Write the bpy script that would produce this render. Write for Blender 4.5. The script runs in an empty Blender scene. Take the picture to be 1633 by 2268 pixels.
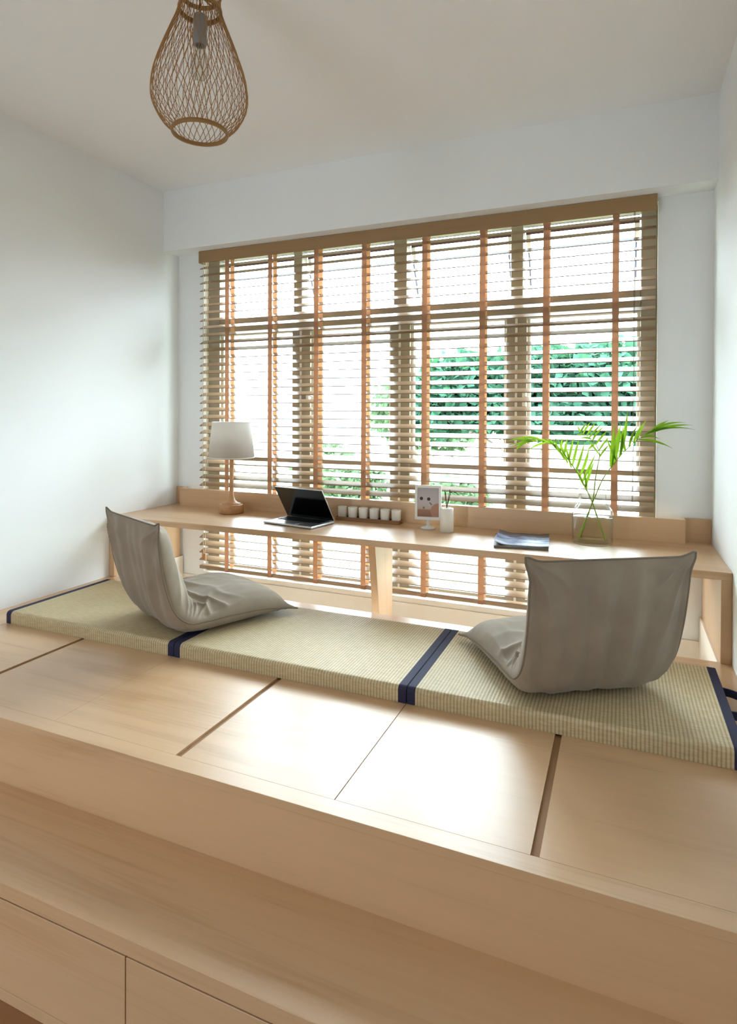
import bpy, bmesh, math, random
from mathutils import Vector, Matrix, noise
random.seed(7)
PI = math.pi
S = bpy.context.scene
COL = S.collection

# ------------------------------------------------------------------ camera
cam_d = bpy.data.cameras.new('camera'); cam = bpy.data.objects.new('camera', cam_d); COL.objects.link(cam)
S.camera = cam
yaw, pitch, roll = 0.3992, -0.0093, 0.0040
fw = Vector((-math.sin(yaw)*math.cos(pitch), math.cos(yaw)*math.cos(pitch), math.sin(pitch)))
rt = Vector((math.cos(yaw), math.sin(yaw), 0)); up = rt.cross(fw)
r2 = math.cos(roll)*rt + math.sin(roll)*up; u2 = -math.sin(roll)*rt + math.cos(roll)*up
cam.matrix_world = Matrix(((r2.x, u2.x, -fw.x, 2.6215), (r2.y, u2.y, -fw.y, -3.0705), (r2.z, u2.z, -fw.z, 0.8995), (0, 0, 0, 1)))
cam_d.sensor_fit = 'HORIZONTAL'; cam_d.sensor_width = 36.0
cam_d.lens = 1324.06*36/1633
cam_d.shift_y = (932.81-1134)/1633
cam_d.clip_start = 0.02; cam_d.clip_end = 300

# ------------------------------------------------------------------ world: soft bright overcast sky
w = bpy.data.worlds.new('sky'); S.world = w; w.use_nodes = True
nt = w.node_tree; bg = nt.nodes['Background']
bg.inputs[0].default_value = (0.74, 0.88, 1.0, 1)
SKY = 24.0                     # overcast dome: zenith three times as bright as the horizon
tcw = nt.nodes.new('ShaderNodeTexCoord'); sx = nt.nodes.new('ShaderNodeSeparateXYZ'); mr_ = nt.nodes.new('ShaderNodeMapRange')
nt.links.new(tcw.outputs['Generated'], sx.inputs[0]); nt.links.new(sx.outputs[2], mr_.inputs[0])
mr_.inputs[1].default_value = 0; mr_.inputs[2].default_value = 1; mr_.inputs[3].default_value = SKY/3; mr_.inputs[4].default_value = SKY
nt.links.new(mr_.outputs[0], bg.inputs[1])

def portal(name, loc, rot, sx, sy):
    l = bpy.data.lights.new(name, 'AREA'); l.shape = 'RECTANGLE'; l.size = sx; l.size_y = sy
    l.cycles.is_portal = True
    o = bpy.data.objects.new(name, l); COL.objects.link(o); o.location = loc; o.rotation_euler = rot
    return o
portal('window_portal', (1.5, 0.22, 0.9), (math.radians(-90), 0, 0), 2.7, 2.1)
portal('fill_opening_portal', (0.78, -5.06, 0.54), (math.radians(90), 0, 0), 0.42, 2.1)  # portal for the added fill-light opening behind the camera

vs = S.view_settings
S.display_settings.display_device = 'sRGB'
vs.view_transform = 'Standard'; vs.look = 'None'; vs.gamma = 1.0; vs.use_curve_mapping = False
vs.exposure = 1.02
S.cycles.max_bounces = 7; S.cycles.diffuse_bounces = 4; S.cycles.transparent_max_bounces = 16
S.cycles.transmission_bounces = 6; S.cycles.glossy_bounces = 3
S.cycles.caustics_reflective = False; S.cycles.caustics_refractive = False
S.cycles.sample_clamp_indirect = 6.0
S.cycles.use_denoising = True
S.cycles.use_adaptive_sampling = True; S.cycles.adaptive_threshold = 0.04

# ------------------------------------------------------------------ materials
def srgb(r, g, b):
    f = lambda c: (c/255/12.92) if c/255 <= 0.04045 else ((c/255+0.055)/1.055)**2.4
    return (f(r), f(g), f(b), 1)
M = {}
def mat(name, col, rough=0.5, spec=0.5, metal=0.0, **kw):
    m = bpy.data.materials.new(name); m.use_nodes = True
    b = m.node_tree.nodes['Principled BSDF']
    b.inputs['Base Color'].default_value = col; b.inputs['Roughness'].default_value = rough
    b.inputs['Specular IOR Level'].default_value = spec; b.inputs['Metallic'].default_value = metal
    for k, v in kw.items(): b.inputs[k].default_value = v
    M[name] = m
    return m
class NB:
    def __init__(s, m): s.m = m; s.t = m.node_tree; s.b = s.t.nodes['Principled BSDF']
    def n(s, typ, **kw):
        x = s.t.nodes.new(typ)
        for k, v in kw.items():
            if k in x.inputs: x.inputs[k].default_value = v
            else: setattr(x, k, v)
        return x
    def l(s, a, b): s.t.links.new(a, b)
    def coords(s, scale, which='Object'):
        tc = s.n('ShaderNodeTexCoord'); mp = s.n('ShaderNodeMapping'); mp.inputs['Scale'].default_value = scale
        s.l(tc.outputs[which], mp.inputs[0]); return mp.outputs[0]
    def ramp(s, fac, stops):
        r = s.n('ShaderNodeValToRGB'); e = r.color_ramp.elements
        while len(e) < len(stops): e.new(0.5)
        for i, (p, c) in enumerate(stops): e[i].position = p; e[i].color = c
        s.l(fac, r.inputs[0]); return r.outputs[0]
    def bump(s, h, strength=0.2, dist=0.002):
        b = s.n('ShaderNodeBump'); b.inputs['Strength'].default_value = strength; b.inputs['Distance'].default_value = dist
        s.l(h, b.inputs['Height']); s.l(b.outputs[0], s.b.inputs['Normal'])

def wood(name, c1, c2, axis='x', rough=0.4, spec=0.5, fine=1.0):
    m = mat(name, c1, rough, spec); q = NB(m)
    sc = {'x': (0.55, 7, 7), 'y': (7, 0.55, 7), 'z': (7, 7, 0.55)}[axis]
    co = q.coords(sc)
    n1 = q.n('ShaderNodeTexNoise', Scale=1.3*fine, Detail=3.0, Roughness=0.55, Distortion=1.1)
    q.l(co, n1.inputs['Vector'])
    co2 = q.coords(tuple(v*(9 if v > 1 else 3) for v in sc))
    n2 = q.n('ShaderNodeTexNoise', Scale=2.0*fine, Detail=2.0, Roughness=0.6); q.l(co2, n2.inputs['Vector'])
    mx = q.n('ShaderNodeMath', operation='MULTIPLY_ADD'); mx.inputs[1].default_value = 0.35
    q.l(n2.outputs[0], mx.inputs[0]); q.l(n1.outputs[0], mx.inputs[2])
    col = q.ramp(mx.outputs[0], [(0.42, c2), (0.62, c1), (0.9, tuple(min(1, v*1.07) for v in c1[:3])+(1,))])
    q.l(col, q.b.inputs['Base Color'])
    if name.startswith('maple'):
        q.b.inputs['Coat Weight'].default_value = 0.5; q.b.inputs['Coat Roughness'].default_value = 0.42
    return m
maple1, maple2 = srgb(211, 171, 129), srgb(196, 153, 109)
wood('maple', maple1, maple2, 'x', 0.34, 0.42)
wood('maple_y', maple1, maple2, 'y', 0.25, 0.5)
wood('maple_z', maple1, maple2, 'z', 0.40, 0.5)
wood('floor_wood', srgb(150, 105, 70), srgb(120, 82, 54), 'x', 0.4)
mat('blind_wood', srgb(146, 117, 88), 0.32, 0.55)
wood('valance_wood', srgb(158, 124, 84), srgb(134, 102, 66), 'x', 0.5)
wood('oak', srgb(190, 140, 92), srgb(165, 115, 72), 'x', 0.45)
wood('tray_wood', srgb(150, 104, 62), srgb(120, 80, 46), 'x', 0.5)
wood('rear_bounce_cut', srgb(112, 84, 62), srgb(92, 66, 48), 'z', 0.6)  # made-up dark finish on the unseen rear wall, cuts bounce onto the riser
mat('well_bounce_cream', srgb(240, 226, 208), 0.6, 0.3)  # hidden well lining kept pale to bounce light onto the under-window panel
mat('slot_brown', srgb(160, 122, 88), 0.6, 0.2)
mat('gap_brown', srgb(120, 86, 58), 0.7, 0.2)
mat('wall_paint', srgb(246, 246, 244), 0.75, 0.25)
mat('ceiling_paint', srgb(247, 245, 243), 0.8, 0.2)
mat('sill_panel', srgb(240, 228, 214), 0.6, 0.3)
mat('frame_beige', srgb(160, 151, 134), 0.45, 0.4)
mat('sash_white', srgb(235, 232, 228), 0.4, 0.4)
mat('sash_dark', srgb(88, 62, 58), 0.45, 0.4)
mat('handle_white', srgb(245, 245, 245), 0.3, 0.5)
mat('stay_metal', srgb(90, 88, 105), 0.35, 0.5, 0.7)
mat('white_plastic', srgb(238, 236, 230), 0.4, 0.4)
mat('ceramic', srgb(240, 235, 224), 0.35, 0.5)
mat('dark_inside', srgb(210, 190, 150), 0.6, 0.3)
mat('cord', srgb(222, 200, 165), 0.8, 0.2)
mat('cord_dark', srgb(120, 92, 66), 0.8, 0.2)
mat('alu', srgb(205, 207, 210), 0.28, 0.5, 0.85)
mat('screen', srgb(6, 6, 9), 0.12, 0.5)
mat('key_black', srgb(18, 18, 22), 0.45, 0.4)
mat('reed', srgb(80, 66, 58), 0.8, 0.2)
mat('socket_grey', srgb(140, 136, 130), 0.4, 0.5)
mat('binding', srgb(44, 42, 66), 0.75, 0.3)
mat('rattan', srgb(176, 130, 80), 0.55, 0.3)
mat('rattan_ring', srgb(152, 112, 66), 0.55, 0.3)
mat('bark', srgb(120, 108, 98), 0.9, 0.1)
mat('stucco', srgb(225, 225, 228), 0.9, 0.1)
mat('far_glass', srgb(120, 150, 165), 0.2, 0.5)
mat('magazine_paper', srgb(205, 203, 198), 0.6, 0.3)
mat('magazine_grey', srgb(108, 104, 102), 0.5, 0.4)

# tatami: ribs along the depth, fine cross grain
def tatami():
    m = mat('tatami', srgb(190, 178, 138), 0.55, 0.35); q = NB(m)
    co = q.coords((1, 1, 1))
    wv = q.n('ShaderNodeTexWave', wave_type='BANDS', bands_direction='X', Scale=2*PI/(20*0.0105)*0.5, Distortion=0.15)
    wv.inputs['Scale'].default_value = 1/(0.0105)*PI/10
    wv.inputs['Detail'].default_value = 0; q.l(co, wv.inputs['Vector'])
    wy = q.n('ShaderNodeTexWave', wave_type='BANDS', bands_direction='Y'); wy.inputs['Scale'].default_value = 1/(0.012)*PI/10; q.l(co, wy.inputs['Vector'])
    wz = q.n('ShaderNodeTexWave', wave_type='BANDS', bands_direction='Z'); wz.inputs['Scale'].default_value = 1/(0.012)*PI/10; q.l(co, wz.inputs['Vector'])
    n = q.n('ShaderNodeTexNoise', Scale=30.0, Detail=5.0); q.l(q.coords((1, 5, 5)), n.inputs['Vector'])
    nl = q.n('ShaderNodeTexNoise', Scale=3.0, Detail=2.0); q.l(co, nl.inputs['Vector'])
    c1 = q.ramp(wv.outputs['Fac'], [(0.0, srgb(184, 164, 128)), (0.5, srgb(216, 197, 163)), (1.0, srgb(222, 205, 174))])
    c2 = q.ramp(n.outputs[0], [(0.3, srgb(228, 225, 210)), (0.7, srgb(255, 255, 252))])
    mx = q.n('ShaderNodeMix', data_type='RGBA', blend_type='MULTIPLY'); mx.inputs[0].default_value = 0.9
    q.l(c1, mx.inputs[6]); q.l(c2, mx.inputs[7])
    c3 = q.ramp(nl.outputs[0], [(0.35, srgb(241, 239, 231)), (0.65, srgb(255, 251, 244))])
    mx2 = q.n('ShaderNodeMix', data_type='RGBA', blend_type='MULTIPLY'); mx2.inputs[0].default_value = 1
    q.l(mx.outputs[2], mx2.inputs[6]); q.l(c3, mx2.inputs[7]); q.l(mx2.outputs[2], q.b.inputs['Base Color'])
    a = q.n('ShaderNodeMath', operation='MULTIPLY_ADD'); a.inputs[1].default_value = 0.3; q.l(wy.outputs['Fac'], a.inputs[0]); q.l(wv.outputs['Fac'], a.inputs[2])
    a2 = q.n('ShaderNodeMath', operation='MULTIPLY_ADD'); a2.inputs[1].default_value = 0.2; q.l(wz.outputs['Fac'], a2.inputs[0]); q.l(a.outputs[0], a2.inputs[2])
    q.bump(a2.outputs[0], 0.5, 0.0012)
tatami()
# navy binding weave
q = NB(M['binding']); nz = q.n('ShaderNodeTexNoise', Scale=500.0, Detail=2.0); q.l(q.coords((1, 1, 1)), nz.inputs['Vector']); q.bump(nz.outputs[0], 0.3, 0.001)
# chair cloth
m = mat('chair_cloth', srgb(172, 160, 142), 0.85, 0.25); q = NB(m)
m.node_tree.nodes['Principled BSDF'].inputs['Sheen Weight'].default_value = 0.15
nz = q.n('ShaderNodeTexNoise', Scale=9.0, Detail=5.0); q.l(q.coords((1, 1, 1)), nz.inputs['Vector'])
q.l(q.ramp(nz.outputs[0], [(0.3, srgb(142, 127, 109)), (0.7, srgb(154, 139, 121))]), q.b.inputs['Base Color'])
nf = q.n('ShaderNodeTexNoise', Scale=420.0, Detail=2.0); q.l(q.coords((1, 1, 1)), nf.inputs['Vector']); q.bump(nf.outputs[0], 0.2, 0.001)
mat('chair_piping', srgb(128, 115, 99), 0.85, 0.2)
# translucent cloths
def translucent(name, col, tcol, fac):
    m = mat(name, col, 0.8, 0.15); q = NB(m)
    tr = q.n('ShaderNodeBsdfTranslucent'); tr.inputs[0].default_value = tcol
    mx = q.n('ShaderNodeMixShader'); mx.inputs[0].default_value = fac
    q.l(q.b.outputs[0], mx.inputs[1]); q.l(tr.outputs[0], mx.inputs[2]); q.l(mx.outputs[0], q.t.nodes['Material Output'].inputs[0])
    return m
translucent('ladder_tape', srgb(190, 148, 118), srgb(222, 186, 156), 0.45)
translucent('shade_linen', srgb(225, 218, 210), srgb(235, 226, 214), 0.35)
translucent('tree_leaf', srgb(42, 74, 58), srgb(56, 92, 58), 0.3)
translucent('shrub_leaf', srgb(74, 94, 66), srgb(90, 112, 76), 0.3)
translucent('palm_leaf', srgb(72, 116, 40), srgb(150, 190, 40), 0.4)
mat('palm_stem', srgb(140, 160, 60), 0.5, 0.4)
# glass: clear panes that let light straight through, with a mirror sheen
def pane(name, tint, k):
    m = bpy.data.materials.new(name); m.use_nodes = True; t = m.node_tree; t.nodes.remove(t.nodes['Principled BSDF'])
    tr = t.nodes.new('ShaderNodeBsdfTransparent'); tr.inputs[0].default_value = tint
    gl = t.nodes.new('ShaderNodeBsdfGlossy'); gl.inputs['Roughness'].default_value = 0.02
    fr = t.nodes.new('ShaderNodeMath'); fr.operation = 'POWER'; fr.inputs[1].default_value = 3.6
    lw = t.nodes.new('ShaderNodeLayerWeight'); lw.inputs[0].default_value = 0.5; t.links.new(lw.outputs['Facing'], fr.inputs[0])
    ml = t.nodes.new('ShaderNodeMath'); ml.operation = 'MULTIPLY'; ml.inputs[1].default_value = k
    mx = t.nodes.new('ShaderNodeMixShader')
    t.links.new(fr.outputs[0], ml.inputs[0]); t.links.new(ml.outputs[0], mx.inputs[0]); t.links.new(tr.outputs[0], mx.inputs[1]); t.links.new(gl.outputs[0], mx.inputs[2])
    t.links.new(mx.outputs[0], t.nodes['Material Output'].inputs[0]); M[name] = m
pane('window_glass', (0.96, 0.98, 0.97, 1), 0.8)
pane('vase_glass', (0.975, 0.985, 0.98, 1), 0.8)
pane('water_clear', (0.975, 0.975, 0.945, 1), 0.5)
pane('bulb_glass', (0.9, 0.89, 0.86, 1), 1.0)

# ------------------------------------------------------------------ mesh helpers
def link(name, bm, mt, parent=None, local=False, smooth=False, bevel=0, seg=2, kind=None):
    me = bpy.data.meshes.new(name)
    if parent is not None and not local:
        bmesh.ops.translate(bm, verts=bm.verts, vec=-wloc(parent))
    bmesh.ops.recalc_face_normals(bm, faces=bm.faces)
    bm.to_mesh(me); bm.free()
    me.materials.append(M[mt])
    if smooth:
        for p in me.polygons: p.use_smooth = True
    o = bpy.data.objects.new(name, me); COL.objects.link(o)
    if parent is not None: o.parent = parent
    if bevel:
        b = o.modifiers.new('edge', 'BEVEL'); b.width = bevel; b.segments = seg; b.limit_method = 'ANGLE'; b.angle_limit = math.radians(40)
        b.harden_normals = False
    if kind: o['kind'] = kind
    return o
def wloc(o):
    v = Vector(o.location)
    while o.parent: o = o.parent; v = v + Vector(o.location)
    return v
def tag(o, label=None, cat=None, group=None, kind=None):
    if label: o['label'] = label
    if cat: o['category'] = cat
    if group: o['group'] = group
    if kind: o['kind'] = kind
    return o
def thing(name, label, cat, loc, rz=0, group=None):
    o = bpy.data.objects.new(name, None); COL.objects.link(o); o.empty_display_size = 0.05
    o.location = loc; o.rotation_euler = (0, 0, rz); return tag(o, label, cat, group)
def abox(bm, x0, x1, y0, y1, z0, z1):
    v = [bm.verts.new(p) for p in ((x0,y0,z0),(x1,y0,z0),(x1,y1,z0),(x0,y1,z0),(x0,y0,z1),(x1,y0,z1),(x1,y1,z1),(x0,y1,z1))]
    for f in ((0,3,2,1),(4,5,6,7),(0,1,5,4),(1,2,6,5),(2,3,7,6),(3,0,4,7)): bm.faces.new([v[i] for i in f])
    return v
def box(name, x0, x1, y0, y1, z0, z1, mt, parent=None, bevel=0, seg=2, local=False, kind=None):
    bm = bmesh.new(); abox(bm, x0, x1, y0, y1, z0, z1)
    return link(name, bm, mt, parent, local, False, bevel, seg, kind)
def prism(bm, poly, axis, a, b):
    """extrude a 2-D polygon along axis from a to b; poly in the two other axes in order"""
    def P(u, v, t): return {'x': (t, u, v), 'y': (u, t, v), 'z': (u, v, t)}[axis]
    A = [bm.verts.new(P(u, v, a)) for u, v in poly]; B = [bm.verts.new(P(u, v, b)) for u, v in poly]
    bm.faces.new(A[::-1]); bm.faces.new(B)
    n = len(poly)
    for i in range(n): bm.faces.new((A[i], A[(i+1) % n], B[(i+1) % n], B[i]))
def lathe(bm, prof, cx=0, cy=0, n=40, cap0=True, cap1=True):
    rings = []
    for r, z in prof:
        rings.append([bm.verts.new((cx+r*math.cos(2*PI*k/n), cy+r*math.sin(2*PI*k/n), z)) for k in range(n)])
    for A, B in zip(rings, rings[1:]):
        for k in range(n): bm.faces.new((A[k], A[(k+1) % n], B[(k+1) % n], B[k]))
    if cap0: bm.faces.new(rings[0][::-1])
    if cap1: bm.faces.new(rings[-1])
def tube(bm, pts, rad, n=8, cap=True):
    pts = [Vector(p) for p in pts]; R = rad if isinstance(rad, (list, tuple)) else [rad]*len(pts)
    rings = []; ref = None
    for i, p in enumerate(pts):
        t = (pts[min(i+1, len(pts)-1)]-pts[max(i-1, 0)]).normalized()
        if ref is None:
            ref = Vector((0, 0, 1)) if abs(t.z) < 0.9 else Vector((1, 0, 0))
        s = t.cross(ref).normalized(); u = s.cross(t).normalized(); ref = u
        rings.append([bm.verts.new(p+R[i]*(math.cos(2*PI*k/n)*s+math.sin(2*PI*k/n)*u)) for k in range(n)])
    for A, B in zip(rings, rings[1:]):
        for k in range(n): bm.faces.new((A[k], A[(k+1) % n], B[(k+1) % n], B[k]))
    if cap:
        bm.faces.new(rings[0][::-1]); bm.faces.new(rings[-1])
def torus(bm, cx, cy, cz, R, r, n=48, k=10, rz=None):
    rz = rz or r; V = []
    for i in range(n):
        a = 2*PI*i/n
        V.append([bm.verts.new((cx+(R+r*math.cos(2*PI*j/k))*math.cos(a), cy+(R+r*math.cos(2*PI*j/k))*math.sin(a), cz+rz*math.sin(2*PI*j/k))) for j in range(k)])
    for i in range(n):
        for j in range(k): bm.faces.new((V[i][j], V[(i+1) % n][j], V[(i+1) % n][(j+1) % k], V[i][(j+1) % k]))
def spline(pts, n):
    """Catmull-Rom through pts, n samples"""
    pts = [Vector(p) for p in pts]; P = [2*pts[0]-pts[1]]+pts+[2*pts[-1]-pts[-2]]; out = []
    m = len(pts)-1
    for i in range(n):
        t = i/(n-1)*m; k = min(int(t), m-1); u = t-k
        a, b, c, d = P[k:k+4]
        out.append(0.5*((2*b)+(c-a)*u+(2*a-5*b+4*c-d)*u*u+(3*b-a-3*c+d)*u**3))
    return out
def structure(o, label=None): o['kind'] = 'structure'; return o

# ------------------------------------------------------------------ dimensions (from the camera fit; platform top is z = 0)
W, H, HB, B = 3.0, 2.28, 1.9124, 0.1394
YR = -5.0                     # rear of the room
ZF = -0.4738                  # room floor
MT = 0.0532                   # mat thickness
DZ, DT, DYF = 0.3342, 0.0294, -0.5686
PYF, GYF = -1.8651, -1.8183
RZ, TY, NZ = -0.1934, -2.1254, -0.2304
WELL_Y, WELL_Z = -0.555, -0.42
OX0, OX1, OZ0, OZ1 = 0.20, 2.775, -0.085, 1.895    # window opening

# ------------------------------------------------------------------ room shell
structure(box('floor', -0.15, W+0.15, YR, 0.15, ZF-0.08, ZF, 'floor_wood'))
structure(box('ceiling', -0.15, W+0.15, YR, 0.15, H, H+0.12, 'ceiling_paint'))
structure(box('wall_left', -0.15, 0, YR, 0.15, ZF, H, 'wall_paint'))
structure(box('wall_right', W, W+0.15, YR, 0.15, ZF, H, 'wall_paint'))
bm = bmesh.new()
abox(bm, 0, OX0, 0, 0.15, ZF, H); abox(bm, OX1, W, 0, 0.15, ZF, H); abox(bm, OX0, OX1, 0, 0.15, OZ1, H); abox(bm, OX0, OX1, 0, 0.15, ZF, OZ0-0.03)
structure(link('wall_window', bm, 'wall_paint'))
bm = bmesh.new()                                          # unseen rear wall; its opening is added and sized to admit fill light
abox(bm, -0.15, 0.6, YR-0.12, YR, ZF, H); abox(bm, 0.96, W+0.15, YR-0.12, YR, ZF, H); abox(bm, 0.6, 0.96, YR-0.12, YR, 1.55, H)
structure(link('wall_rear', bm, 'rear_bounce_cut'))
structure(box('ceiling_beam', 0, W, -B, 0, HB, H, 'wall_paint'))
structure(box('trim_1', OX0-0.0, OX1, -0.006, 0.15, OZ0-0.03, OZ0, 'sill_panel', bevel=0.002))
structure(box('wall_panel', 0.0005, W-0.0005, -0.012, 0, WELL_Z, OZ0-0.03, 'sill_panel'))

# ------------------------------------------------------------------ window
wx = [OX0, 0.285, 0.811, 0.933, 1.436, 1.553, 2.075, 2.180, 2.705, OX1]
win = bpy.data.objects.new('window_1', None); COL.objects.link(win); win.location = (OX0, 0.05, OZ0); win['kind'] = 'structure'
win['label'] = 'wide beige framed window of four bays with open top sashes'
FY0, FY1 = 0.045, 0.115
TZ0, TZ1, LZ0, LZ1 = 1.41, 1.505, 0.585, 0.65
box('jamb', OX0, wx[1], FY0, FY1, OZ0, OZ1, 'frame_beige', win, 0.004)
box('jamb', wx[8], OX1, FY0, FY1, OZ0, OZ1, 'frame_beige', win, 0.004)
for a, b, ua, ub in ((wx[2], wx[3], 0.818, 0.876), (wx[4], wx[5], 1.455, 1.532), (wx[6], wx[7], 2.097, 2.159)):
    box('mullion', a, b, FY0, FY1, OZ0, TZ0, 'frame_beige', win, 0.005)
    box('mullion', ua, ub, FY0, FY1, TZ1, OZ1, 'frame_beige', win, 0.005)
    mx_ = (a+b)/2
    box('mullion_bead', mx_-0.006, mx_+0.006, FY0-0.008, FY0, OZ0, TZ0, 'sash_white', win, 0.002)
box('transom', wx[1], wx[8], FY0-0.01, FY1, TZ0, TZ0+0.042, 'frame_beige', win, 0.005)
box('transom', wx[1], wx[8], FY0, FY1, TZ0+0.042, TZ1, 'frame_beige', win, 0.005)
box('lower_transom', wx[1], wx[8], FY0+0.004, FY1, LZ0, LZ1, 'frame_beige', win, 0.005)
box('head', wx[1], wx[8], FY0, FY1, OZ1-0.02, OZ1, 'frame_beige', win, 0.003)
box('sill_rail', wx[1], wx[8], FY0+0.002, FY1, OZ0, OZ0+0.05, 'frame_beige', win, 0.003)
bays = [(wx[1], wx[2]), (wx[3], wx[4]), (wx[5], wx[6]), (wx[7], wx[8])]
ubays = [(wx[1], 0.818), (0.876, 1.455), (1.532, 2.097), (2.159, wx[8])]
for i, (a, b) in enumerate(bays):
    box('pane', a, b, 0.082, 0.086, LZ1, TZ0, 'window_glass', win)
    box('pane', a, b, 0.082, 0.086, OZ0+0.05, LZ0, 'window_glass', win)
    # slim white inner sash of the lower light
    bm = bmesh.new(); f = 0.014
    abox(bm, a, a+f, 0.07, 0.098, LZ1, TZ0); abox(bm, b-f, b, 0.07, 0.098, LZ1, TZ0); abox(bm, a+f, b-f, 0.07, 0.098, LZ1, LZ1+f); abox(bm, a+f, b-f, 0.07, 0.098, TZ0-f, TZ0)
    link('sash', bm, 'sash_white', win)
for i, (a, b) in enumerate(ubays):                         # top-hung sashes, swung outwards
    hz, hy, L, ang = OZ1-0.03, 0.10, OZ1-0.03-TZ1-0.01, math.radians(17)
    R = Matrix.Translation((0, hy, hz)) @ Matrix.Rotation(ang, 4, 'X') @ Matrix.Translation((0, -hy, -hz))
    def sbm(*boxes):
        bm = bmesh.new()
        for q_ in boxes: abox(bm, *q_)
        bmesh.ops.transform(bm, matrix=R, verts=bm.verts); return bm
    a2, b2, f = a+0.004, b-0.004, 0.022
    s_ = link('top_sash', sbm((a2, a2+f, hy, hy+0.022, hz-L, hz-0.028), (b2-f, b2, hy, hy+0.022, hz-L, hz-0.028), (a2+f, b2-f, hy, hy+0.022, hz-L, hz-L+0.02)), 'sash_white', win)
    def sub(name, bm, mt):
        bmesh.ops.translate(bm, verts=bm.verts, vec=-Vector(win.location)); return link(name, bm, mt, s_, local=True)
    sub('top_rail', sbm((a2, b2, hy, hy+0.024, hz-0.028, hz)), 'sash_dark')
    sub('glass', sbm((a2+f, b2-f, hy+0.009, hy+0.013, hz-L+0.02, hz-0.028)), 'window_glass')
    mx_ = (a+b)/2+0.01
    sub('handle', sbm((mx_-0.014, mx_+0.014, hy-0.02, hy, hz-L-0.004, hz-L+0.028), (mx_-0.004, mx_+0.004, hy-0.014, hy-0.006, hz-L+0.028, hz-L+0.075)), 'handle_white')
    for sx in (a+0.02, b-0.02):
        bm = bmesh.new(); e = R @ Vector((sx, hy+0.01, hz-L+0.015)); tube(bm, [(sx, 0.105, TZ1+0.24), (sx, (0.105+e.y)/2, (TZ1+0.24+e.z)/2), e], 0.0045, 6); sub('stay', bm, 'stay_metal')
for x_, z_ in ((0.945, 1.02), (2.19, 1.0)):                # casement catches on the mullions
    bm = bmesh.new(); abox(bm, x_-0.03, x_-0.012, FY0-0.018, FY0, z_-0.05, z_+0.02); tube(bm, [(x_-0.02, FY0-0.014, z_), (x_+0.02, FY0-0.03, z_-0.012), (x_+0.05, FY0-0.03, z_-0.02)], 0.005, 6)
    link('catch', bm, 'white_plastic', win)

# ------------------------------------------------------------------ storage platform with step
pf = thing('storage_platform', 'built-in maple storage platform with lift-up lids and a front step of drawers', 'platform', (1.5, PYF, ZF))
gs = [0.183, 0.64, 1.0946, 1.5523, 2.0107, 2.4663, 2.9225]   # lid joints
slot = {1: 0.0185, 3: 0.0185, 5: 0.0185}
LY1 = -0.66
g = 0.0002
box('border', 0.0005, gs[0]-g, GYF+g, WELL_Y, -0.022, 0, 'maple_y', pf, 0.0004)
box('border', gs[-1]+g, W-0.0005, GYF+g, WELL_Y, -0.022, 0, 'maple_y', pf, 0.0004)
box('front_border', 0.0005, W-0.0005, PYF-0.003, GYF-0.0001, -0.02, 0, 'maple', pf, 0.0008)
box('well_border', gs[0]+g, gs[-1]-g, LY1+g, WELL_Y, -0.022, 0, 'maple', pf, 0.0006)
joint = {2: 0.0004, 4: 0.0013}
for i in range(6):
    a = gs[i]+(slot[i]/2 if i in slot else joint.get(i, g)); b = gs[i+1]-(slot[i+1]/2 if i+1 in slot else joint.get(i+1, g))
    box('lid', a, b, GYF+0.0001, LY1-g, -0.018, 0, 'maple', pf)
for i in slot:
    box('finger_slot', gs[i]-slot[i]/2+0.0002, gs[i]+slot[i]/2-0.0002, GYF+0.0002, LY1-0.0004, -0.0222, -0.007, 'slot_brown', pf)
box('carcass', 0.0005, W-0.0005, PYF+0.012, WELL_Y, ZF, -0.0225, 'gap_brown', pf)
box('riser', 0.0005, W-0.0005, PYF, PYF+0.012, RZ, -0.0202, 'maple', pf)
box('step_tread', 0.0005, W-0.0005, TY, PYF+0.012, NZ, RZ, 'maple', pf, 0.0012)
box('step_carcass', 0.0005, W-0.0005, TY+0.02, PYF+0.01, ZF+0.02, NZ-0.0005, 'gap_brown', pf)
ds = [0.0015, 0.848, 1.6762, 2.505, W-0.0015]
for a, b in zip(ds, ds[1:]):
    box('drawer_front', a+0.0015, b-0.0015, TY, TY+0.018, ZF+0.03, NZ-0.0035, 'maple', pf, 0.001)
box('plinth', 0.0005, W-0.0005, TY+0.001, TY+0.018, ZF, ZF+0.0275, 'maple', pf, 0.001)
box('well_floor', 0.0005, W-0.0005, WELL_Y, -0.0125, ZF, WELL_Z, 'well_bounce_cream', pf)
box('well_bounce_panel', 0.0455, W-0.0455, WELL_Y, WELL_Y+0.008, WELL_Z, -0.004, 'well_bounce_cream', pf)  # unseen reflector panel, added to brighten the wall under the window
box('well_ledge', 0.0005, 0.045, WELL_Y, -0.0125, WELL_Z, 0, 'well_bounce_cream', pf)
box('well_ledge', W-0.045, W-0.0005, WELL_Y, -0.0125, WELL_Z, 0, 'well_bounce_cream', pf)

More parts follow.
